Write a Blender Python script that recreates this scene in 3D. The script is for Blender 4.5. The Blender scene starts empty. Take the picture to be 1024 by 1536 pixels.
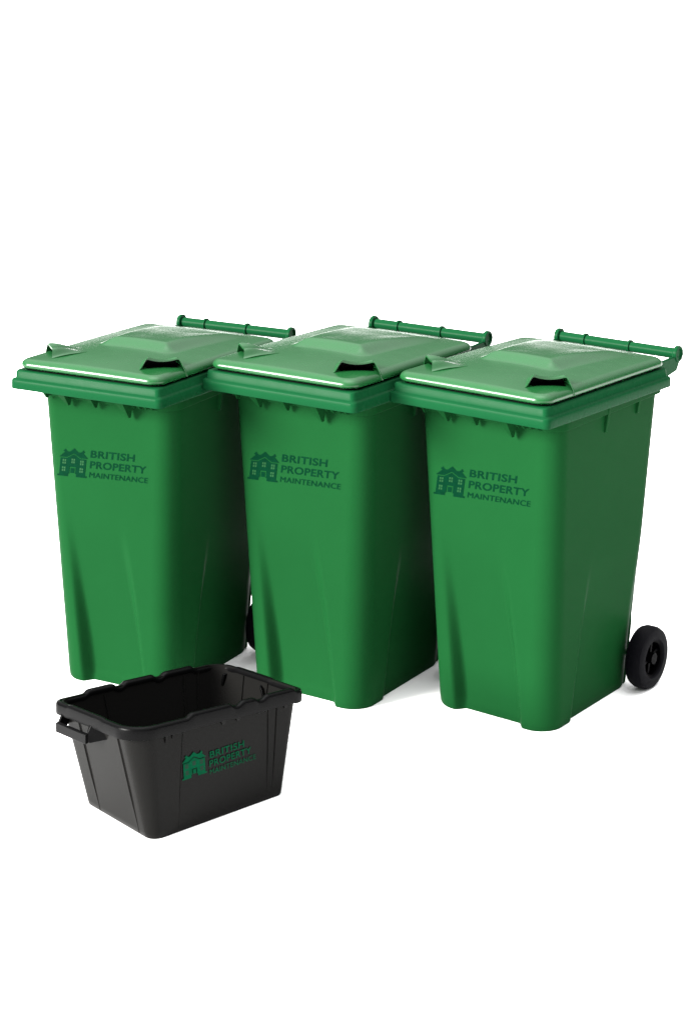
import bpy, bmesh, math, random
from mathutils import Vector, Matrix

random.seed(4)
scene = bpy.context.scene
C = scene.collection
PI = math.pi


# ------------------------------------------------------------------ materials
def nodes_of(m):
    m.use_nodes = True
    nt = m.node_tree
    return nt, nt.nodes['Principled BSDF']


def plastic(name, col, rough=0.36, spec=0.3, mottling=0.04, bump=0.02, scale=3.0, fine=700.0, coat=0.0):
    """moulded plastic: faint uneven tone, faint uneven gloss, fine grain"""
    m = bpy.data.materials.new(name)
    nt, b = nodes_of(m)
    N, L = nt.nodes, nt.links
    tc = N.new('ShaderNodeTexCoord')
    n1 = N.new('ShaderNodeTexNoise'); n1.inputs['Scale'].default_value = scale
    n1.inputs['Detail'].default_value = 4; n1.inputs['Roughness'].default_value = 0.6
    L.new(tc.outputs['Object'], n1.inputs['Vector'])
    r = N.new('ShaderNodeValToRGB')
    r.color_ramp.elements[0].position = 0.3; r.color_ramp.elements[1].position = 0.72
    a = [max(0, c * (1 - mottling)) for c in col]
    z = [c * (1 + mottling) for c in col]
    r.color_ramp.elements[0].color = (a[0], a[1], a[2], 1)
    r.color_ramp.elements[1].color = (z[0], z[1], z[2], 1)
    L.new(n1.outputs['Fac'], r.inputs['Fac'])
    L.new(r.outputs['Color'], b.inputs['Base Color'])
    n2 = N.new('ShaderNodeTexNoise'); n2.inputs['Scale'].default_value = 22
    n2.inputs['Detail'].default_value = 5
    L.new(tc.outputs['Object'], n2.inputs['Vector'])
    mr = N.new('ShaderNodeMapRange')
    mr.inputs['To Min'].default_value = max(0.02, rough - 0.07)
    mr.inputs['To Max'].default_value = rough + 0.09
    L.new(n2.outputs['Fac'], mr.inputs['Value'])
    L.new(mr.outputs['Result'], b.inputs['Roughness'])
    n3 = N.new('ShaderNodeTexNoise'); n3.inputs['Scale'].default_value = fine
    n3.inputs['Detail'].default_value = 2
    L.new(tc.outputs['Object'], n3.inputs['Vector'])
    n4 = N.new('ShaderNodeTexNoise'); n4.inputs['Scale'].default_value = 5.0
    L.new(tc.outputs['Object'], n4.inputs['Vector'])
    ad = N.new('ShaderNodeMath'); ad.operation = 'MULTIPLY_ADD'
    ad.inputs[1].default_value = 2.0
    L.new(n4.outputs['Fac'], ad.inputs[0]); L.new(n3.outputs['Fac'], ad.inputs[2])
    bp = N.new('ShaderNodeBump'); bp.inputs['Strength'].default_value = 0.5
    bp.inputs['Distance'].default_value = bump * 0.01
    L.new(ad.outputs[0], bp.inputs['Height'])
    L.new(bp.outputs['Normal'], b.inputs['Normal'])
    b.inputs['Specular IOR Level'].default_value = spec
    b.inputs['Coat Weight'].default_value = coat
    b.inputs['Coat Roughness'].default_value = 0.2
    return m


def flat(name, col, rough=0.5, spec=0.2, var=0.08, scale=60):
    m = bpy.data.materials.new(name)
    nt, b = nodes_of(m)
    N, L = nt.nodes, nt.links
    tc = N.new('ShaderNodeTexCoord')
    n1 = N.new('ShaderNodeTexNoise'); n1.inputs['Scale'].default_value = scale
    L.new(tc.outputs['Object'], n1.inputs['Vector'])
    r = N.new('ShaderNodeValToRGB')
    r.color_ramp.elements[0].position = 0.35; r.color_ramp.elements[1].position = 0.65
    r.color_ramp.elements[0].color = tuple(c * (1 - var) for c in col) + (1,)
    r.color_ramp.elements[1].color = tuple(min(1, c * (1 + var)) for c in col) + (1,)
    L.new(n1.outputs['Fac'], r.inputs['Fac'])
    L.new(r.outputs['Color'], b.inputs['Base Color'])
    b.inputs['Roughness'].default_value = rough
    b.inputs['Specular IOR Level'].default_value = spec
    return m


M = {}
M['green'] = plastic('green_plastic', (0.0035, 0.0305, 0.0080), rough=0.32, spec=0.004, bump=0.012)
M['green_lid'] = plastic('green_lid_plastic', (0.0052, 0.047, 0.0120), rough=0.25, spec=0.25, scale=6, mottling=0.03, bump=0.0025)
M['green_rim'] = plastic('green_rim_plastic', (0.0026, 0.0320, 0.0105), rough=0.26, spec=0.012, scale=6, mottling=0.03)
M['black'] = plastic('black_plastic', (0.0044, 0.0043, 0.0041), rough=0.20, spec=0.026, bump=0.008, mottling=0.06)
M['black_rim'] = plastic('black_rim_plastic', (0.0011, 0.0011, 0.0012), rough=0.30, spec=0.04, mottling=0.1, bump=0.01)
M['rubber'] = plastic('wheel_rubber', (0.0014, 0.0014, 0.0022), rough=0.6, spec=0.03)
M['hub_and_shade'] = plastic('hub_and_shade_black', (0.0005, 0.0005, 0.0007), rough=0.4, spec=0.015)  # wheel hub colour; also the painted shade in the lid gap and grips
M['axle'] = flat('axle_steel', (0.02, 0.02, 0.022), rough=0.35, spec=0.4)
M['print'] = flat('dark_green_print', (0.0003, 0.0125, 0.0050), rough=0.45, spec=0.008)
M['print_gap'] = flat('print_gap_green', (0.003, 0.030, 0.0075), rough=0.4, spec=0.09)
M['tub_print'] = flat('tub_green_print', (0.000, 0.034, 0.014), rough=0.5, spec=0.01)
M['tub_gap'] = flat('tub_print_gap', (0.002, 0.006, 0.004), rough=0.4, spec=0.08)


# ------------------------------------------------------------------ helpers
SLOPED = ('rim', 'lid', 'gap_shade', 'finger_grip', 'grip_shade')


def link_mesh(name, bm, mats, parent=None, angle=38, loc=(0, 0, 0)):
    me = bpy.data.meshes.new(name)
    bmesh.ops.recalc_face_normals(bm, faces=bm.faces)
    bm.to_mesh(me); bm.free()
    for m in (mats if isinstance(mats, (list, tuple)) else [mats]):
        me.materials.append(m)
    if name in SLOPED:                       # lid and rim fall a little towards the hinge
        for v in me.vertices:
            v.co.z -= 0.018 * (v.co.y - RF) / (RB - RF)
    for p in me.polygons:
        p.use_smooth = True
    me.set_sharp_from_angle(angle=math.radians(angle))
    o = bpy.data.objects.new(name, me)
    C.objects.link(o)
    o.location = loc
    if parent:
        o.parent = parent
    return o


def bevel(o, w, seg=3):
    md = o.modifiers.new('bevel', 'BEVEL'); md.width = w; md.segments = seg
    md.limit_method = 'ANGLE'; md.angle_limit = math.radians(35)
    md.harden_normals = False
    return o


def thing(name, label, cat, loc, rz=0.0, group=None, s=1.0):
    o = bpy.data.objects.new(name, None); C.objects.link(o)
    o.location = loc; o.rotation_euler = (0, 0, rz); o.scale = (s, s, s)
    o['label'] = label; o['category'] = cat
    if group:
        o['group'] = group
    o.empty_display_size = 0.1
    return o


def smooth(a, b, x):
    if a == b:
        return 1.0 if x >= a else 0.0
    t = min(1, max(0, (x - a) / (b - a)))
    return t * t * (3 - 2 * t)


def rring4(x0, x1, y0, y1, rr, nc=8, nx=24, ny=28):
    """rounded rectangle with its own radius at each corner: front-left, front-right, back-right, back-left"""
    a, b, c, d = rr
    pts = []
    def seg(p, q, n):
        for i in range(n):
            t = i / n
            pts.append((p[0] + (q[0] - p[0]) * t, p[1] + (q[1] - p[1]) * t))
    def arc(cx, cy, r, a0):
        for i in range(nc):
            g = a0 + (PI / 2) * i / nc
            pts.append((cx + r * math.cos(g), cy + r * math.sin(g)))
    seg((x0 + a, y0), (x1 - b, y0), nx); arc(x1 - b, y0 + b, b, -PI / 2)
    seg((x1, y0 + b), (x1, y1 - c), ny); arc(x1 - c, y1 - c, c, 0)
    seg((x1 - c, y1), (x0 + d, y1), nx); arc(x0 + d, y1 - d, d, PI / 2)
    seg((x0, y1 - d), (x0, y0 + a), ny); arc(x0 + a, y0 + a, a, PI)
    return pts


def rring(x0, x1, y0, y1, r, nc=8, nx=24, ny=28):
    """rounded rectangle outline, counter-clockwise from the front (y0) side"""
    pts = []
    def seg(a, b, n):
        for i in range(n):
            t = i / n
            pts.append((a[0] + (b[0] - a[0]) * t, a[1] + (b[1] - a[1]) * t))
    def arc(cx, cy, a0):
        for i in range(nc):
            a = a0 + (PI / 2) * i / nc
            pts.append((cx + r * math.cos(a), cy + r * math.sin(a)))
    seg((x0 + r, y0), (x1 - r, y0), nx); arc(x1 - r, y0 + r, -PI / 2)
    seg((x1, y0 + r), (x1, y1 - r), ny); arc(x1 - r, y1 - r, 0)
    seg((x1 - r, y1), (x0 + r, y1), nx); arc(x0 + r, y1 - r, PI / 2)
    seg((x0, y1 - r), (x0, y0 + r), ny); arc(x0 + r, y0 + r, PI)
    return pts


def loft(bm, rings, cap0=False, cap1=False, close=False):
    vs = [[bm.verts.new(p) for p in r] for r in rings]
    n = len(vs[0])
    k = len(vs)
    for a in range(k - 1 + (1 if close else 0)):
        A, B = vs[a], vs[(a + 1) % k]
        for i in range(n):
            j = (i + 1) % n
            bm.faces.new((A[i], A[j], B[j], B[i]))
    if cap0:
        bm.faces.new(list(reversed(vs[0])))
    if cap1:
        bm.faces.new(vs[-1])
    return vs


def box(bm, x0, x1, y0, y1, z0, z1):
    v = [bm.verts.new(p) for p in ((x0, y0, z0), (x1, y0, z0), (x1, y1, z0), (x0, y1, z0),
                                   (x0, y0, z1), (x1, y0, z1), (x1, y1, z1), (x0, y1, z1))]
    for f in ((0, 3, 2, 1), (4, 5, 6, 7), (0, 1, 5, 4), (1, 2, 6, 5), (2, 3, 7, 6), (3, 0, 4, 7)):
        bm.faces.new([v[i] for i in f])


def prism(bm, poly, vec):
    """closed prism: polygon of 3D points swept by vec"""
    a = [bm.verts.new(p) for p in poly]
    b = [bm.verts.new(Vector(p) + Vector(vec)) for p in poly]
    n = len(poly)
    bm.faces.new(a); bm.faces.new(list(reversed(b)))
    for i in range(n):
        j = (i + 1) % n
        bm.faces.new((a[j], a[i], b[i], b[j]))


def lathe_x(bm, prof, n=48, cx=0, cy=0, cz=0, closed=True):
    """profile of (x, radius) turned round the x axis"""
    rings = []
    for k in range(n):
        a = 2 * PI * k / n
        rings.append([(cx + x, cy + r * math.cos(a), cz + r * math.sin(a)) for x, r in prof])
    vs = [[bm.verts.new(p) for p in r] for r in rings]
    m = len(prof)
    for k in range(n):
        A, B = vs[k], vs[(k + 1) % n]
        for i in range(m if closed else m - 1):
            j = (i + 1) % m
            bm.faces.new((A[i], A[j], B[j], B[i]))


# ------------------------------------------------------------------ wheelie bin
ZB = 0.948
BTW, BTF, BTB = 0.2385, -0.2830, 0.3255      # body at z = 0.90
BW, BF, BB = 0.2030, -0.252, 0.2560         # body at the ground
RW, RF, RB = 0.2705, -0.3910, 0.3330        # outer edge of the rim


def body_bounds(z):
    t = z / 0.90
    # the back leans more strongly near the wheels
    return (-(BW + (BTW - BW) * t), BW + (BTW - BW) * t, BF + (BTF - BF) * t, BB + (BTB - BB) * t)


def front_y(z):
    return body_bounds(z)[2]


def body_ring(z, extra=0.0, r=None, shrink=0.0):
    x0, x1, y0, y1 = body_bounds(z)
    x0 -= extra - shrink; x1 += extra - shrink; y0 -= extra - shrink; y1 += extra - shrink
    rr = r if r is not None else 0.056 + 0.016 * (1 - z / 0.9)
    pts = rring(x0, x1, y0, y1, rr, nc=10, nx=56, ny=60)
    out = []
    hw = (x1 - x0) / 2
    cy = (y0 + y1) / 2; hd = (y1 - y0) / 2
    for (x, y) in pts:
        zz = z
        if extra == 0 and shrink == 0:
            # front: a panel pressed in between two flaring creases
            s = x / hw
            if y < y0 + 0.03:
                q = max(0.0, min(1.0, z / 0.52))
                sl = -0.60 - 0.12 * q; sr = 0.56 - 0.28 * q
                m = smooth(sl - 0.01, sl + 0.13, s) * (1 - smooth(sr - 0.14, sr + 0.02, s))
                d = 0.038 * smooth(0.55, 0.06, z) ** 0.75
                y += d * m
                y -= 0.010 * m * smooth(0.035, 0.0, z)
            # sides: a panel pressed in further back, down to the wheel housing
            s2 = (y - cy) / hd
            if abs(x) > hw - 0.02 and -0.9 < s2 < 0.97:
                q = max(0.0, min(1.0, z / 0.50))
                sa = -0.50 + 0.26 * q
                m = smooth(sa - 0.02, sa + 0.06, s2) * (1 - smooth(0.86, 0.95, s2))
                d = 0.012 * smooth(0.50, 0.20, z)
                x -= math.copysign(d * m, x)
        out.append((x, y, zz))
    return out


def make_body(parent):
    bm = bmesh.new()
    rings = []
    inner = [(a * 0.96, b * 0.96, 0.012) for a, b, c in body_ring(0.0)]
    rings.append(inner)
    rings.append([(a * 0.985, b * 0.985, c) for a, b, c in body_ring(0.0)])
    rings.append([(a * 0.997, b * 0.997, c) for a, b, c in body_ring(0.006)])
    n = 60
    for k in range(1, n + 1):
        rings.append(body_ring(0.012 + (ZB - 0.012) * k / n))
    loft(bm, rings, cap0=True, cap1=True)
    o = link_mesh('body', bm, M['green'], parent, angle=50)
    # collar right under the rim
    bm = bmesh.new()
    rr = []
    for z, e in ((0.908, 0.0005), (0.908, 0.011), (0.9505, 0.011), (0.9505, 0.0005)):
        x0, x1, y0, y1 = body_bounds(z)
        rr.append([(a, b, z) for a, b in rring(x0 - e, x1 + e, y0 - e, y1 + e, 0.055, 10, 24, 28)])
    loft(bm, rr, close=True)
    col = link_mesh('collar', bm, M['green'], parent, angle=40)
    bevel(col, 0.002, 2)
    return o


def make_rim(parent):
    bm = bmesh.new()
    def R(d, z, r=0.018, f=0.0):
        return [(a, b, z) for a, b in rring(-RW + d, RW - d, RF + d + f, RB - d, max(0.004, r), 6, 30, 34)]
    x0, x1, y0, y1 = body_bounds(0.90)
    root = [(a, b, 0.955) for a, b in rring(x0 + 0.01, x1 - 0.01, y0 + 0.01, y1 - 0.02, 0.04, 6, 30, 34)]
    rings = [root, R(0.008, 0.952, 0.012), R(0.006, 0.9445, 0.014), R(0.0015, 0.9437, 0.016), R(0.0, 0.946, 0.018),
             R(0.0005, 0.969, 0.018), R(0.003, 0.973, 0.017), R(0.008, 0.9745, 0.015), R(0.011, 0.977, 0.014),
             R(0.0125, 0.995, 0.014), R(0.0145, 0.999, 0.013), R(0.018, 1.000, 0.012),
             R(0.045, 1.000, 0.012), R(0.047, 0.985, 0.012)]
    loft(bm, rings)
    # the mouth under the lid, closed by a sheet
    bm.faces.new([v for v in list(bm.verts)[-len(rings[-1]):]])
    return link_mesh('rim', bm, M['green_rim'], parent, angle=50)


LX, LF_, LB_ = 0.256, -0.377, 0.325


def sd_round(x, y, hx, hy, r):
    dx = abs(x) - (hx - r); dy = abs(y) - (hy - r)
    return -(math.hypot(max(dx, 0), max(dy, 0)) + min(max(dx, dy), 0) - r)


def lid_height(x, y):
    cy = (LF_ + LB_) / 2; hy = (LB_ - LF_) / 2
    e = sd_round(x, y - cy, LX, hy, 0.045)
    z = 1.013
    # rolled edge
    t = min(1, max(0, e / 0.024))
    z += 0.019 * math.sqrt(max(0, 1 - (1 - t) ** 2))
    # gentle dome
    u = x / LX; v = (y - cy) / hy
    z += 0.020 * (1 - u * u) * (1 - v * v) ** 0.8 if abs(u) < 1 and abs(v) < 1 else 0
    # raised, flat-topped centre with sloping flanks
    k = smooth(-0.14, 0.30, y)
    hw = 0.142 + 0.034 * k
    dx = hw - abs(x); dyf = y + 0.135; dyb = 0.300 - y
    rr_ = 0.045
    px_, py_ = rr_ - dx, rr_ - min(dyf, dyb * 0.6)
    e2 = rr_ - (math.hypot(max(px_, 0), max(py_, 0)) + min(max(px_, py_), 0))
    t2 = min(1, max(0, e2 / 0.056))
    z += 0.021 * (t2 * 0.25 + 0.75 * smooth(0, 1, t2)) * (1 - 0.60 * smooth(-0.05, 0.28, y))
    # slight hollow in the middle of the raised part
    z -= 0.002 * smooth(0.05, 0.12, e2)
    return z


def make_lid(parent):
    bm = bmesh.new()
    nx, ny = 150, 190
    cy = (LF_ + LB_) / 2; hy = (LB_ - LF_) / 2
    R = 0.045
    V = {}
    for j in range(ny + 1):
        for i in range(nx + 1):
            # finer towards the edges
            a = -1 + 2 * i / nx; b = -1 + 2 * j / ny
            a = math.sin(a * PI / 2) * 0.80 + a * 0.20
            b = math.sin(b * PI / 2) * 0.80 + b * 0.20
            x = a * LX; y = b * hy
            dx = abs(x) - (LX - R); dy = abs(y) - (hy - R)
            if dx > 0 and dy > 0:
                s = max(dx, dy) / math.hypot(dx, dy)
                x = math.copysign(LX - R + dx * s, x); y = math.copysign(hy - R + dy * s, y)
            V[i, j] = bm.verts.new((x, y + cy, lid_height(x, y + cy)))
    for j in range(ny):
        for i in range(nx):
            bm.faces.new((V[i, j], V[i + 1, j], V[i + 1, j + 1], V[i, j + 1]))
    loop = [(i, 0) for i in range(nx)] + [(nx, j) for j in range(ny)] + [(i, ny) for i in range(nx, 0, -1)] + [(0, j) for j in range(ny, 0, -1)]
    edge = [V[k] for k in loop]
    prev = edge
    for (s, z) in ((0.991, 1.0085), (0.980, 1.0065), (0.955, 1.0065)):
        cur = [bm.verts.new((v.co.x * s, (v.co.y - cy) * s + cy, z)) for v in edge]
        n = len(cur)
        for i in range(n):
            j = (i + 1) % n
            bm.faces.new((prev[j], prev[i], cur[i], cur[j]))
        prev = cur
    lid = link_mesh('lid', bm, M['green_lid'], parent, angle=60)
    # black ring painting in the shade of the gap between lid and rim
    bm = bmesh.new()
    rr = [[(a, b, z) for a, b in rring(-LX + 0.012 + d, LX - 0.012 - d, LF_ + 0.014 + d, LB_ - 0.012 - d, 0.035, 6, 10, 10)]
          for z, d in ((0.998, 0), (1.0075, 0), (1.0075, 0.012), (0.998, 0.012))]
    loft(bm, rr, close=True)
    link_mesh('gap_shade', bm, M['hub_and_shade'], lid, angle=40)
    for sx in (1, -1):
        make_grip(lid, sx)
    return lid


def make_grip(lid, sx):
    """hooded finger grip at a front corner of the lid; opens diagonally outwards"""
    bm = bmesh.new()
    cx, cy_ = sx * 0.200, -0.268
    d = Vector((sx * 1.0, -1.0, 0)).normalized()
    q = Vector((d.y, -d.x, 0)) * (-1)
    nq, npp = 40, 26
    W = 0.073
    def top(a, b):
        # a: -1..1 across, b: 0 (inner) .. 1 (lip)
        lip = 0.032 - 0.009 * (1 - (abs(a) / 0.62) ** 2) if abs(a) < 0.62 else 0.032
        side = 1 - smooth(0.62, 1.0, abs(a)) * (0.6 + 0.4 * b)
        ramp = smooth(0.0, 0.95, b)
        return max(0.0, lip * side * ramp) * (1.0 if sx > 0 else 0.8)
    def pt(a, b, off):
        flare = 1.0
        # lip is set back in the middle, the cheeks run on to the edge
        length = 0.112 - 0.010 * (1 - a * a)
        p = -0.10 + length * b
        P = Vector((cx, cy_, 0)) + d * p + q * (a * W * (0.55 + 0.45 * b) * flare)
        base = lid_height(P.x, P.y)
        return Vector((P.x, P.y, base + top(a, b) - off + 0.0006))
    A, B = {}, {}
    for i in range(nq + 1):
        a = -1 + 2 * i / nq
        for j in range(npp + 1):
            b = j / npp
            A[i, j] = bm.verts.new(pt(a, b, 0))
            B[i, j] = bm.verts.new(pt(a, b, 0.0045))
    for i in range(nq):
        for j in range(npp):
            bm.faces.new((A[i, j], A[i + 1, j], A[i + 1, j + 1], A[i, j + 1]))
            bm.faces.new((B[i, j], B[i, j + 1], B[i + 1, j + 1], B[i + 1, j]))
    for i in range(nq):
        bm.faces.new((A[i, npp], A[i + 1, npp], B[i + 1, npp], B[i, npp]))
        bm.faces.new((A[i + 1, 0], A[i, 0], B[i, 0], B[i + 1, 0]))
    for j in range(npp):
        bm.faces.new((A[0, j], A[0, j + 1], B[0, j + 1], B[0, j]))
        bm.faces.new((A[nq, j + 1], A[nq, j], B[nq, j], B[nq, j + 1]))
    g = link_mesh('finger_grip', bm, M['green_lid'], lid, angle=50)
    # black sheet that paints the shade inside the grip, behind the lip
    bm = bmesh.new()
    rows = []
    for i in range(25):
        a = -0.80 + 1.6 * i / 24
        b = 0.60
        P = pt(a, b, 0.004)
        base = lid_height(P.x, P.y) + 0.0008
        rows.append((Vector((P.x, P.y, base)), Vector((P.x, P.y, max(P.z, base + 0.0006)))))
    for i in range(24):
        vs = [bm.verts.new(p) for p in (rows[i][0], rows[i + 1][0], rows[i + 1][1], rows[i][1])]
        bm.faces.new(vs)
    # floor strip of the same black shade sheet
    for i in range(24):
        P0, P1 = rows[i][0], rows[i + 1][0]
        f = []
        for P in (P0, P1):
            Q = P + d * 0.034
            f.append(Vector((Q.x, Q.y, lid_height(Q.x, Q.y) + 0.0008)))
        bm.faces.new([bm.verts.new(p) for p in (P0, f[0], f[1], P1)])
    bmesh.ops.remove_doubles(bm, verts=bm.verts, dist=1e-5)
    link_mesh('grip_shade', bm, M['hub_and_shade'], g, angle=40)
    return g


def make_handle(parent):
    hx, hy, hz = 0.2068, 0.474, 0.990
    bm = bmesh.new()
    lathe_x(bm, [(-hx, 0.0), (-hx, 0.0165), (hx, 0.0165), (hx, 0.0)], 40, 0, hy, hz, closed=False)
    h = link_mesh('handle', bm, M['green_rim'], parent, angle=40)
    for fx in (-0.115, 0.045):
        bm = bmesh.new()
        lathe_x(bm, [(-0.0035, 0.016), (-0.0035, 0.0215), (0.0035, 0.0215), (0.0035, 0.016)], 40, fx, hy, hz)
        link_mesh('handle_ring', bm, M['green_rim'], h, angle=30)
    for s in (-1, 1):
        bm = bmesh.new()
        x = s * (hx + 0.004)
        lathe_x(bm, [(-0.007, 0.0), (-0.007, 0.0235), (-0.004, 0.0255), (0.005, 0.0255), (0.007, 0.0235), (0.007, 0.018), (0.002, 0.016), (0.002, 0.0)],
                40, x, hy, hz, closed=False)
        link_mesh('handle_end', bm, M['green_rim'], h, angle=30)
        # bracket from the handle end down to the rim
        bm = bmesh.new()
        xx = s * (hx - 0.002)
        poly = [(xx, hy - 0.020, hz - 0.004), (xx, hy + 0.016, hz - 0.014), (xx, hy - 0.01, hz - 0.050),
                (xx, RB + 0.02, 0.925), (xx, BTB + 0.002, 0.925), (xx, BTB + 0.002, 0.943), (xx, RB + 0.001, 0.945), (xx, RB + 0.001, 0.99), (xx, RB + 0.05, 0.985)]
        prism(bm, poly, (s * 0.010, 0, 0))
        b = link_mesh('handle_bracket', bm, M['green_rim'], h, angle=30)
        bevel(b, 0.002, 2)
        # web joining the bracket to the handle
    return h


def make_ribs(parent):
    # gussets hanging under the front of the rim
    zt = 0.9435
    for x, w, dep, h in ((-0.198, 0.006, 0.035, 0.020), (-0.118, 0.016, 0.06, 0.034), (-0.020, 0.013, 0.06, 0.030),
                         (0.085, 0.005, 0.05, 0.014), (0.101, 0.016, 0.07, 0.046), (0.122, 0.005, 0.05, 0.014),
                         (0.142, 0.005, 0.05, 0.014), (0.165, 0.005, 0.05, 0.012), (0.187, 0.005, 0.05, 0.012)):
        bm = bmesh.new()
        yb = front_y(0.90) - 0.0115
        yf = yb - dep
        # a tapered tooth: wide at the top, narrow at its foot
        v = [bm.verts.new(p) for p in ((x - w, yb, zt), (x + w, yb, zt), (x + w, yf, zt), (x - w, yf, zt),
                                       (x - 0.002, yb, zt - h - 0.02), (x + 0.002, yb, zt - h - 0.02),
                                       (x + 0.002, yb - 0.010, zt - h - 0.02), (x - 0.002, yb - 0.010, zt - h - 0.02))]
        for f in ((0, 1, 2, 3), (4, 7, 6, 5), (0, 4, 5, 1), (1, 5, 6, 2), (2, 6, 7, 3), (3, 7, 4, 0)):
            bm.faces.new([v[i] for i in f])
        link_mesh('rim_gusset', bm, M['green'], parent, angle=30)
    for s in (1, -1):
        for y, z0 in ((-0.020, 0.850), (0.165, 0.868)):
            bm = bmesh.new()
            xs = [(body_bounds(z)[1]) for z in (z0, 0.93)]
            poly = [(s * (xs[0] - 0.004), y, z0), (s * (xs[0] + 0.006), y, z0 + 0.004), (s * (xs[1] + 0.016), y, 0.944), (s * (xs[1] - 0.004), y, 0.944)]
            prism(bm, poly, (0, 0.011, 0))
            r = link_mesh('side_rib', bm, M['green'], parent, angle=30)
            bevel(r, 0.0015, 2)


def make_wheels(parent):
    r = 0.095
    wy = 0.247
    for s in (1, -1):
        x0 = s * 0.247
        bm = bmesh.new()
        w = 0.028
        prof = [(-w, 0.058), (-w, 0.080), (-w * 0.86, 0.090), (-w * 0.45, r), (w * 0.45, r), (w * 0.86, 0.090), (w, 0.080), (w, 0.060), (w * 0.8, 0.055), (-w * 0.8, 0.055)]
        lathe_x(bm, prof, 72, x0, wy, r)
        ty = link_mesh('wheel', bm, M['rubber'], parent, angle=35)
        ty.name = 'wheel'
        # rim disc and spokes
        bm = bmesh.new()
        lathe_x(bm, [(-w * .75, 0.0555), (-w * .75, 0.050), (w * 0.72, 0.050), (w * 0.86, 0.0555)], 60, x0, wy, r)
        lathe_x(bm, [(-w * .7, 0.0), (-w * .7, 0.017), (w * .95, 0.017), (w * .95, 0.0)], 32, x0, wy, r, closed=False)
        for k in range(6):
            a = 2 * PI * k / 6 + 0.3
            c, sn = math.cos(a), math.sin(a)
            t = Vector((0, -sn, c)) * 0.0045
            D = Vector((0, c, sn))
            P = Vector((x0 - s * 0.014, wy, r))
            prism(bm, [P + D * 0.015 + t, P + D * 0.0515 + t, P + D * 0.0515 - t, P + D * 0.015 - t], (s * 0.026, 0, 0))
        lathe_x(bm, [(-0.002, 0.0), (-0.002, 0.051), (0.002, 0.051), (0.002, 0.0)], 40, x0 - s * 0.012, wy, r, closed=False)
        link_mesh('wheel_hub', bm, M['hub_and_shade'], ty, angle=35)
    bm = bmesh.new()
    lathe_x(bm, [(-0.27, 0.0), (-0.27, 0.009), (0.27, 0.009), (0.27, 0.0)], 24, 0, wy, r, closed=False)
    link_mesh('axle', bm, M['axle'], parent)
    # housing that carries the axle, at the back of the body
    for s in (1, -1):
        bm = bmesh.new()
        xx = s * 0.178
        yb = body_bounds(0.1)[3]
        prism(bm, [(xx, yb - 0.06, 0.040), (xx, wy + 0.004, 0.070), (xx, wy + 0.010, 0.105), (xx, wy + 0.000, 0.15), (xx, yb - 0.06, 0.18)], (-s * 0.02, 0, 0))
        h = link_mesh('axle_housing', bm, M['green'], parent, angle=30)
        bevel(h, 0.003, 2)


# ------------------------------------------------------------------ lettering and the house emblem
def text_mesh(txt, width, cap, bold=0.028, spacing=1.06):
    cu = bpy.data.curves.new('lettering', 'FONT')
    cu.body = txt; cu.size = 1.0; cu.offset = bold; cu.space_character = spacing
    cu.resolution_u = 5; cu.extrude = 0.0
    ob = bpy.data.objects.new('lettering_curve', cu)
    C.objects.link(ob)
    bpy.context.view_layer.update()
    me = bpy.data.meshes.new_from_object(ob.evaluated_get(bpy.context.evaluated_depsgraph_get()))
    C.objects.unlink(ob); bpy.data.objects.remove(ob); bpy.data.curves.remove(cu)
    xs = [v.co.x for v in me.vertices]; ys = [v.co.y for v in me.vertices]
    sx = width / (max(xs) - min(xs)); sy = cap / (max(ys) - min(ys))
    V = [((v.co.x - min(xs)) * sx, (v.co.y - min(ys)) * sy) for v in me.vertices]
    F = [list(p.vertices) for p in me.polygons]
    bpy.data.meshes.remove(me)
    return V, F


ROOF = [(0.01, .665), (.19, .845), (.14, .87), (.14, .905), (.175, .905), (.18, .945), (.225, .945), (.23, .90), (.27, .89), (.28, .865), (.36, .865),
        (.5, .995), (.64, .865), (.74, .865), (.75, .89), (.785, .90), (.79, .945), (.835, .945), (.84, .905), (.865, .90), (.865, .865), (.82, .845), (.99, .665), (.735, .665), (.5, .815), (.265, .665)]
WALL = [(.06, .635), (.275, .635), (.5, .78), (.725, .635), (.94, .635), (.94, .06), (1.0, .06), (1.0, .0), (.635, .0), (.635, .10), (.60, .10), (.60, .34), (.40, .34), (.40, .10), (.365, .10), (.365, .0), (0, .0), (0, .06), (.06, .06)]
DOOR = [(.435, .13), (.565, .13), (.565, .30), (.435, .30)]


def poly_fill(bm, pts2, f3, mat=0):
    vs = [bm.verts.new(f3(u, v)) for u, v in pts2]
    es = [bm.edges.new((vs[i], vs[(i + 1) % len(vs)])) for i in range(len(vs))]
    r = bmesh.ops.triangle_fill(bm, use_beauty=True, edges=es)
    for g in r['geom']:
        if isinstance(g, bmesh.types.BMFace):
            g.material_index = mat


def emblem_into(bm, f, w, h):
    def f0(u, v): return f(u * w, v * h, 0.0)
    def f1(u, v): return f(u * w, v * h, 0.0003)
    poly_fill(bm, ROOF, f0); poly_fill(bm, WALL, f0); poly_fill(bm, DOOR, f0)
    wins = [(.20, .51), (.5, .55), (.80, .51), (.20, .25), (.80, .25)]
    for (cx, cy) in wins:
        for dx in (-1, 1):
            for dy in (-1, 1):
                a = cx + dx * 0.034; b = cy + dy * 0.045
                poly_fill(bm, [(a - .024, b - .034), (a + .024, b - .034), (a + .024, b + .034), (a - .024, b + .034)], f1, 1)


def flat_part(name, bm, mats, parent):
    me = bpy.data.meshes.new(name)
    bm.to_mesh(me); bm.free()
    for m in mats:
        me.materials.append(m)
    o = bpy.data.objects.new(name, me); C.objects.link(o); o.parent = parent
    return o


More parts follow.
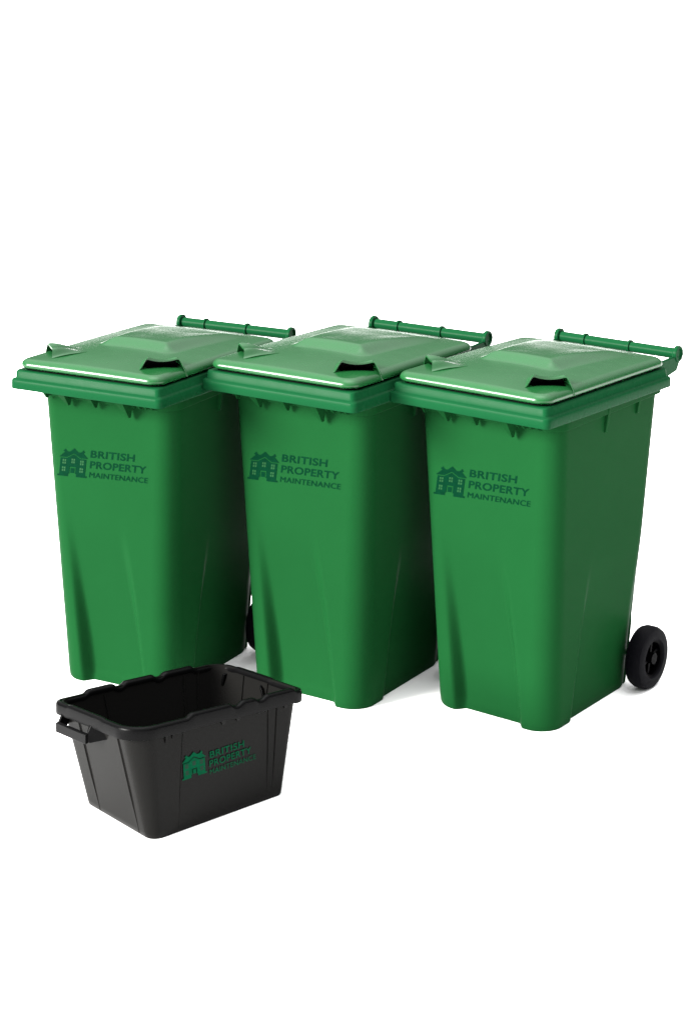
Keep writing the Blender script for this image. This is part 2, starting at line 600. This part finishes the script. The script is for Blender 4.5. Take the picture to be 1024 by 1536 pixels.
def make_bin_logo(parent):
    kx, kz, skew = 0.0, 0.052, 0.155
    def face(u0, z0):
        def f(u, v, lift):
            x = u0 + u + skew * v; z = z0 + v + kz * u
            return (x, front_y(z) - 0.0009 - lift, z)
        return f
    bm = bmesh.new()
    emblem_into(bm, face(-0.184, 0.656), 0.109, 0.092)
    flat_part('printed_emblem', bm, [M['print'], M['print_gap']], parent)
    bm = bmesh.new()
    for txt, u0, z0, w, cap in (('BRITISH', -0.058, 0.7285, 0.160, 0.0235), ('PROPERTY', -0.062, 0.6945, 0.204, 0.0235), ('MAINTENANCE', -0.066, 0.6655, 0.212, 0.0165)):
        V, F = text_mesh(txt, w, cap, 0.022 if cap > 0.02 else 0.0)
        g = face(u0, z0)
        vs = [bm.verts.new(g(a, b, 0)) for a, b in V]
        for fc in F:
            bm.faces.new([vs[i] for i in fc])
        if cap < 0.02:                      # heavier strokes for the small line
            for du, dv in ((0.0010, 0.0), (0.0005, 0.0005)):
                vs = [bm.verts.new(g(a + du, b + dv, 0.0001 + du * 0.1)) for a, b in V]
                for fc in F:
                    bm.faces.new([vs[i] for i in fc])
    flat_part('printed_lettering', bm, [M['print']], parent)


def make_bin():
    root = thing('wheelie_bin', '', 'bin', (0, 0, 0))
    make_body(root); make_rim(root); make_lid(root); make_handle(root)
    make_ribs(root); make_wheels(root); make_bin_logo(root)
    return root


def kids(o):
    return [c for c in C.objects if c.parent == o]


def copy_tree(o, parent=None):
    c = o.copy(); C.objects.link(c); c.parent = parent
    for ch in kids(o):
        copy_tree(ch, c)
    return c


SPOTS = [(-0.571, 6.3727, -0.4964, 0.9917, 'green wheelie bin farthest left, partly hidden behind the black tub'),
         (0.0241, 6.2814, -0.5767, 1.0058, 'green wheelie bin in the middle of the row, between two others'),
         (0.582, 6.117, -0.6409, 1.0018, 'green wheelie bin farthest right, with its black wheel fully in view')]
proto = make_bin()
bins = [proto] + [copy_tree(proto) for _ in SPOTS[1:]]
for o, (x, y, rz, s, lab) in zip(bins, SPOTS):
    o.location = (x, y, 0); o.rotation_euler = (0, 0, rz); o.scale = (s, s, s)
    o['label'] = lab; o['category'] = 'bin'; o['group'] = 'green wheelie bins standing in a row'


# ------------------------------------------------------------------ black tub
TL, TW, TH = 0.2850, 0.1902, 0.2979
QL, QW = 0.2168, 0.1497
OX, OY = 0.0102, -0.0075
TX, TY = -0.0623, -0.0817


def tub_top(x, y, z=TH):
    return z + (TX * x + TY * y)


def tub_ring(t, inset=0.0, zoff=0.0, wall=0.012):
    """t = 0 at the base, 1 at the top of the wall"""
    hl = QL + (TL - wall - QL) * t - inset; hw = QW + (TW - wall - QW) * t - inset
    ox = OX * (1 - t); oy = OY * (1 - t)
    out = []
    for a, b in rring4(ox - hl, ox + hl, oy - hw, oy + hw, [q * (0.45 + 0.5 * t) - inset * 0.5 for q in (0.070, 0.036, 0.055, 0.040)], 12, 40, 30):
        z = t * tub_top(a, b) + zoff
        out.append((a, b, z))
    return out


def make_tub():
    root = thing('storage_tub', 'open black plastic tub with green printed lettering, standing in front of the bins', 'tub', (-0.4310, 5.3790, 0), 0.7121)
    bm = bmesh.new()
    rings = [[(a * 0.95, b * 0.95, 0.004) for a, b, c in tub_ring(0)], [(a * 0.985, b * 0.985, 0.0) for a, b, c in tub_ring(0)]]
    rings += [tub_ring(k / 16 if k else 0.015) for k in range(0, 16)]
    rings.append(tub_ring(0.985))
    rings.append(tub_ring(0.985, 0.004))
    rings += [tub_ring(k / 16, 0.004) for k in range(15, 0, -1)]
    rings.append(tub_ring(0.03, 0.006)); rings.append([(a * 0.96, b * 0.96, 0.008) for a, b, c in tub_ring(0.02, 0.01)])
    loft(bm, rings, cap0=True, cap1=True)
    link_mesh('tub_wall', bm, M['black'], root, angle=55)

    # rolled rim with stepped rests along it
    bm = bmesh.new()
    base = rring4(-TL, TL, -TW, TW, (0.078, 0.036, 0.060, 0.040), 14, 70, 44)
    n = len(base)
    def step(x, y):
        d = 0.0
        if abs(y) > TW - 0.02:                 # long sides
            s = x / TL
            for a, b in ((-0.36, 0.12), (0.22, 0.40), (0.50, 0.86)) if y < 0 else ((-0.62, -0.30), (-0.2, 0.16), (0.26, 0.62)):
                d = max(d, smooth(a - 0.03, a + 0.03, s) * (1 - smooth(b - 0.03, b + 0.03, s)))
            d *= 0.0095
        elif abs(x) > TL - 0.02:
            s = y / TW
            d = 0.003 * smooth(-0.30, -0.22, s) * (1 - smooth(0.52, 0.60, s))
        return d
    prof = [(0.020, -0.012), (0.020, -0.004), (0.016, 0.0005), (0.009, 0.002), (0.003, 0.000), (0.0005, -0.006), (0.0, -0.024), (0.0008, -0.031), (0.004, -0.033), (0.007, -0.031), (0.009, -0.022), (0.013, -0.012)]
    cyc = []
    for i in range(n):
        x, y = base[i]
        px, py = base[i - 1]; qx, qy = base[(i + 1) % n]
        tx, ty = qx - px, qy - py; L = math.hypot(tx, ty) or 1
        nx, ny = -ty / L, tx / L               # inward
        st = step(x, y)
        row = []
        for (d, z) in prof:
            X, Y = x + nx * d, y + ny * d
            row.append(bm.verts.new((X, Y, tub_top(x, y) + z - 0.006 + (st if z > -0.02 else st * 0.25))))
        cyc.append(row)
    m = len(prof)
    for i in range(n):
        A, B = cyc[i], cyc[(i + 1) % n]
        for k in range(m):
            l = (k + 1) % m
            bm.faces.new((A[k], B[k], B[l], A[l]))
    rim = link_mesh('tub_rim', bm, M['black_rim'], root, angle=50)

    # handles on the short sides
    for s in (-1, 1):
        bm = bmesh.new()
        X0 = s * (TL - 0.004)
        X1 = s * (TL + 0.012)
        y0, y1 = 0.000, 0.132
        def zt(x, y): return tub_top(x, y)
        for yy in (y0, y1):
            w = 0.004
            za = zt(X0, yy)
            xb = s * (TL - 0.034)
            sp = -0.045 if yy == y0 else 0.012      # the cheek splays out where it meets the wall
            poly = [(X0, yy - w, za - 0.022), (X1, yy - w, za - 0.052), (X1, yy - w, za - 0.072), (X1 - s * 0.008, yy - w, za - 0.076), (xb, yy - w + sp, za - 0.060), (xb + s * 0.002, yy - w + sp * 0.6, za - 0.026)]
            prism(bm, poly, (0, 2 * w, 0))
        # grip bar
        za, zb = zt(X0, y0), zt(X0, y1)
        def bar(xa, xb, dz0, dz1):
            v = []
            for yy, zz in ((y0 - 0.004, za), (y1 + 0.004, zb)):
                v.append([bm.verts.new(p) for p in ((xa, yy, zz + dz0), (xb, yy, zz + dz0 - 0.002), (xb, yy, zz + dz1), (xa, yy, zz + dz1 + 0.002))])
            a, b = v
            for i in range(4):
                j = (i + 1) % 4
                bm.faces.new((a[i], a[j], b[j], b[i]))
            bm.faces.new(list(reversed(a))); bm.faces.new(b)
        bar(X1 - s * 0.003, X1 + s * 0.006, -0.048, -0.076)
        h = link_mesh('tub_handle', bm, M['black_rim'], root, angle=30)
        bevel(h, 0.0015, 2)

    # ribs that run down the walls
    def wall_pt(side, u, t, out):
        """side 'l' = long front side, 's' = short left side, 'b' = long rear, 'r' = short right; u in -1..1"""
        hl = QL + (TL - 0.012 - QL) * t; hw = QW + (TW - 0.012 - QW) * t
        ox = OX * (1 - t); oy = OY * (1 - t)
        if side == 'l': x, y = ox + u * hl, oy - hw - out
        elif side == 'b': x, y = ox + u * hl, oy + hw + out
        elif side == 's': x, y = ox - hl - out, oy + u * hw
        else: x, y = ox + hl + out, oy + u * hw
        return Vector((x, y, t * tub_top(x, y)))
    def rib(side, u0, u1, w, t0, t1, out, name='wall_rib'):
        bm = bmesh.new()
        rows = []
        for k in range(9):
            t = t0 + (t1 - t0) * k / 8
            u = u0 + (u1 - u0) * k / 8
            o_ = out * min(1, 0.15 + 2.2 * k / 8) if out > 0 else out
            rows.append([wall_pt(side, u - w, t, -0.001 * (1 if out > 0 else -1)), wall_pt(side, u - w * .6, t, o_), wall_pt(side, u + w * .6, t, o_), wall_pt(side, u + w, t, -0.001 * (1 if out > 0 else -1))])
        vs = [[bm.verts.new(p) for p in r] for r in rows]
        for a in range(8):
            for i in range(4):
                j = (i + 1) % 4
                bm.faces.new((vs[a][i], vs[a][j], vs[a + 1][j], vs[a + 1][i]))
        bm.faces.new(vs[0]); bm.faces.new(list(reversed(vs[-1])))
        link_mesh(name, bm, M['black'], root, angle=40)
    rib('s', 0.56, 0.50, 0.030, 0.02, 0.90, 0.0035)
    rib('s', -0.62, -0.50, 0.030, 0.02, 0.93, 0.0035)
    rib('l', -0.60, -0.44, 0.008, 0.02, 0.93, 0.0015)
    rib('l', 0.72, 0.60, 0.014, 0.10, 0.90, 0.0030)
    rib('l', 0.80, 0.71, 0.012, 0.10, 0.93, 0.0030)
    for u in (-0.62, 0.0, 0.55):
        rib('b', u, u, 0.018, 0.05, 0.93, 0.004)
    for u in (-0.5, 0.5):
        rib('r', u, u, 0.02, 0.05, 0.93, 0.004)
    # ribs seen on the inside
    def inner(side, u, w):
        rib(side, u, u, w, 0.12, 0.94, -0.0075, 'inner_rib')
    for u in (-0.46, 0.52, 0.70):
        inner('b', u, 0.012)
    for u in (0.35, -0.25):
        inner('r', u, 0.014)
    # small webs hanging under the rim of the long side
    for u, w, hh in ((-0.66, 0.012, 0.030), (-0.58, 0.006, 0.022), (0.02, 0.035, 0.020), (0.20, 0.035, 0.020), (0.46, 0.022, 0.014), (0.56, 0.012, 0.014), (0.80, 0.03, 0.018)):
        bm = bmesh.new()
        a = wall_pt('l', u - w, 0.90, 0.0); b = wall_pt('l', u + w, 0.90, 0.0)
        zt_ = tub_top(a.x, a.y) - 0.030
        pts = [(a.x, a.y + 0.002, zt_), (b.x, a.y + 0.002, zt_), (b.x, -TW + 0.006, zt_), (a.x, -TW + 0.006, zt_),
               (a.x + (b.x - a.x) * 0.55, a.y + 0.006, zt_ - hh), (b.x, a.y + 0.006, zt_ - hh), (b.x, a.y - 0.002, zt_ - hh), (a.x + (b.x - a.x) * 0.55, a.y - 0.002, zt_ - hh)]
        v = [bm.verts.new(p) for p in pts]
        for f in ((0, 1, 2, 3), (4, 7, 6, 5), (0, 4, 5, 1), (1, 5, 6, 2), (2, 6, 7, 3), (3, 7, 4, 0)):
            bm.faces.new([v[i] for i in f])
        link_mesh('rim_web', bm, M['black'], root, angle=30)

    # print on the long side
    def face(x0, z0, kz, skew):
        def f(u, v, lift):
            x = x0 + u + skew * v; z = z0 + v + kz * u
            t = z / tub_top(x, -TW)
            hw = QW + (TW - 0.012 - QW) * t
            return (x, OY * (1 - t) - hw - 0.0026 - lift, z)
        return f
    E = TUB_PRINT
    bm = bmesh.new()
    emblem_into(bm, face(E['ex'], E['ez'], E['kz'], E['sk']), E['ew'], E['eh'])
    flat_part('printed_emblem', bm, [M['tub_print'], M['tub_gap']], root)
    bm = bmesh.new()
    for txt, x0, z0, w, cap in E['lines']:
        V, F = text_mesh(txt, w, cap, 0.012 if cap > 0.015 else 0.0)
        g = face(x0, z0, E['kz'], E['sk'])
        vs = [bm.verts.new(g(a, b, 0)) for a, b in V]
        for fc in F:
            bm.faces.new([vs[i] for i in fc])
    flat_part('printed_lettering', bm, [M['tub_print']], root)
    return root


TUB_PRINT = dict(ex=-0.117, ez=0.143, ew=0.079, eh=0.071, kz=0.0, sk=-0.1,
                 lines=(('BRITISH', -0.030, 0.180, 0.113, 0.019), ('PROPERTY', -0.030, 0.155, 0.138, 0.019), ('MAINTENANCE', -0.028, 0.134, 0.152, 0.014)))
tub = make_tub()

# ------------------------------------------------------------------ ground
bm = bmesh.new()
box(bm, -200, 200, -60, 300, -0.5, 0.0)
g = link_mesh('ground', bm, flat('white_studio_floor', (0.90, 0.90, 0.90), rough=0.9, spec=0.05, var=0.004, scale=0.5))
g['kind'] = 'structure'

# ------------------------------------------------------------------ light
w = bpy.data.worlds.new('World'); scene.world = w; w.use_nodes = True
nt = w.node_tree; N, L = nt.nodes, nt.links
bg = N['Background']
tc = N.new('ShaderNodeTexCoord')
sep = N.new('ShaderNodeSeparateXYZ'); L.new(tc.outputs['Generated'], sep.inputs[0])
ramp = N.new('ShaderNodeValToRGB')
ce = ramp.color_ramp.elements
ce[0].position = 0.0; ce[0].color = (0.05, 0.05, 0.05, 1)
ce[1].position = 0.985; ce[1].color = (2.6, 2.6, 2.6, 1)
for pos, val in ((0.30, 0.08), (0.72, 0.75), (0.87, 1.0)):
    e = ce.new(pos); e.color = (val, val, val, 1)
L.new(sep.outputs['Z'], ramp.inputs['Fac'])
L.new(ramp.outputs['Color'], bg.inputs['Color'])
bg.inputs['Strength'].default_value = 3.9

sd = bpy.data.lights.new('key_light', 'SUN'); sd.energy = 20.5; sd.angle = math.radians(25); sd.color = (1.0, 0.985, 0.95)
so = bpy.data.objects.new('key_light', sd); C.objects.link(so)
dirv = Vector((0.89, 0.46, -0.37)).normalized()      # direction the light travels
so.rotation_euler = dirv.to_track_quat('-Z', 'Y').to_euler()
so.location = (-4, -2, 6)

# ------------------------------------------------------------------ camera
cd = bpy.data.cameras.new('camera'); co = bpy.data.objects.new('camera', cd); C.objects.link(co)
cd.sensor_fit = 'HORIZONTAL'; cd.sensor_width = 36.0
cd.lens = 3171.35 / 1024 * 36.0
cd.shift_y = -520.0 / 1024
co.location = (0, 0, 2.4664)
co.rotation_euler = (PI / 2 - 0.1386, 0, 0)
cd.clip_start = 0.05; cd.clip_end = 2000
scene.camera = co

scene.view_settings.view_transform = 'Standard'
scene.view_settings.look = 'None'
scene.view_settings.exposure = 0.0
scene.view_settings.gamma = 1.0
scene.cycles.use_denoising = True
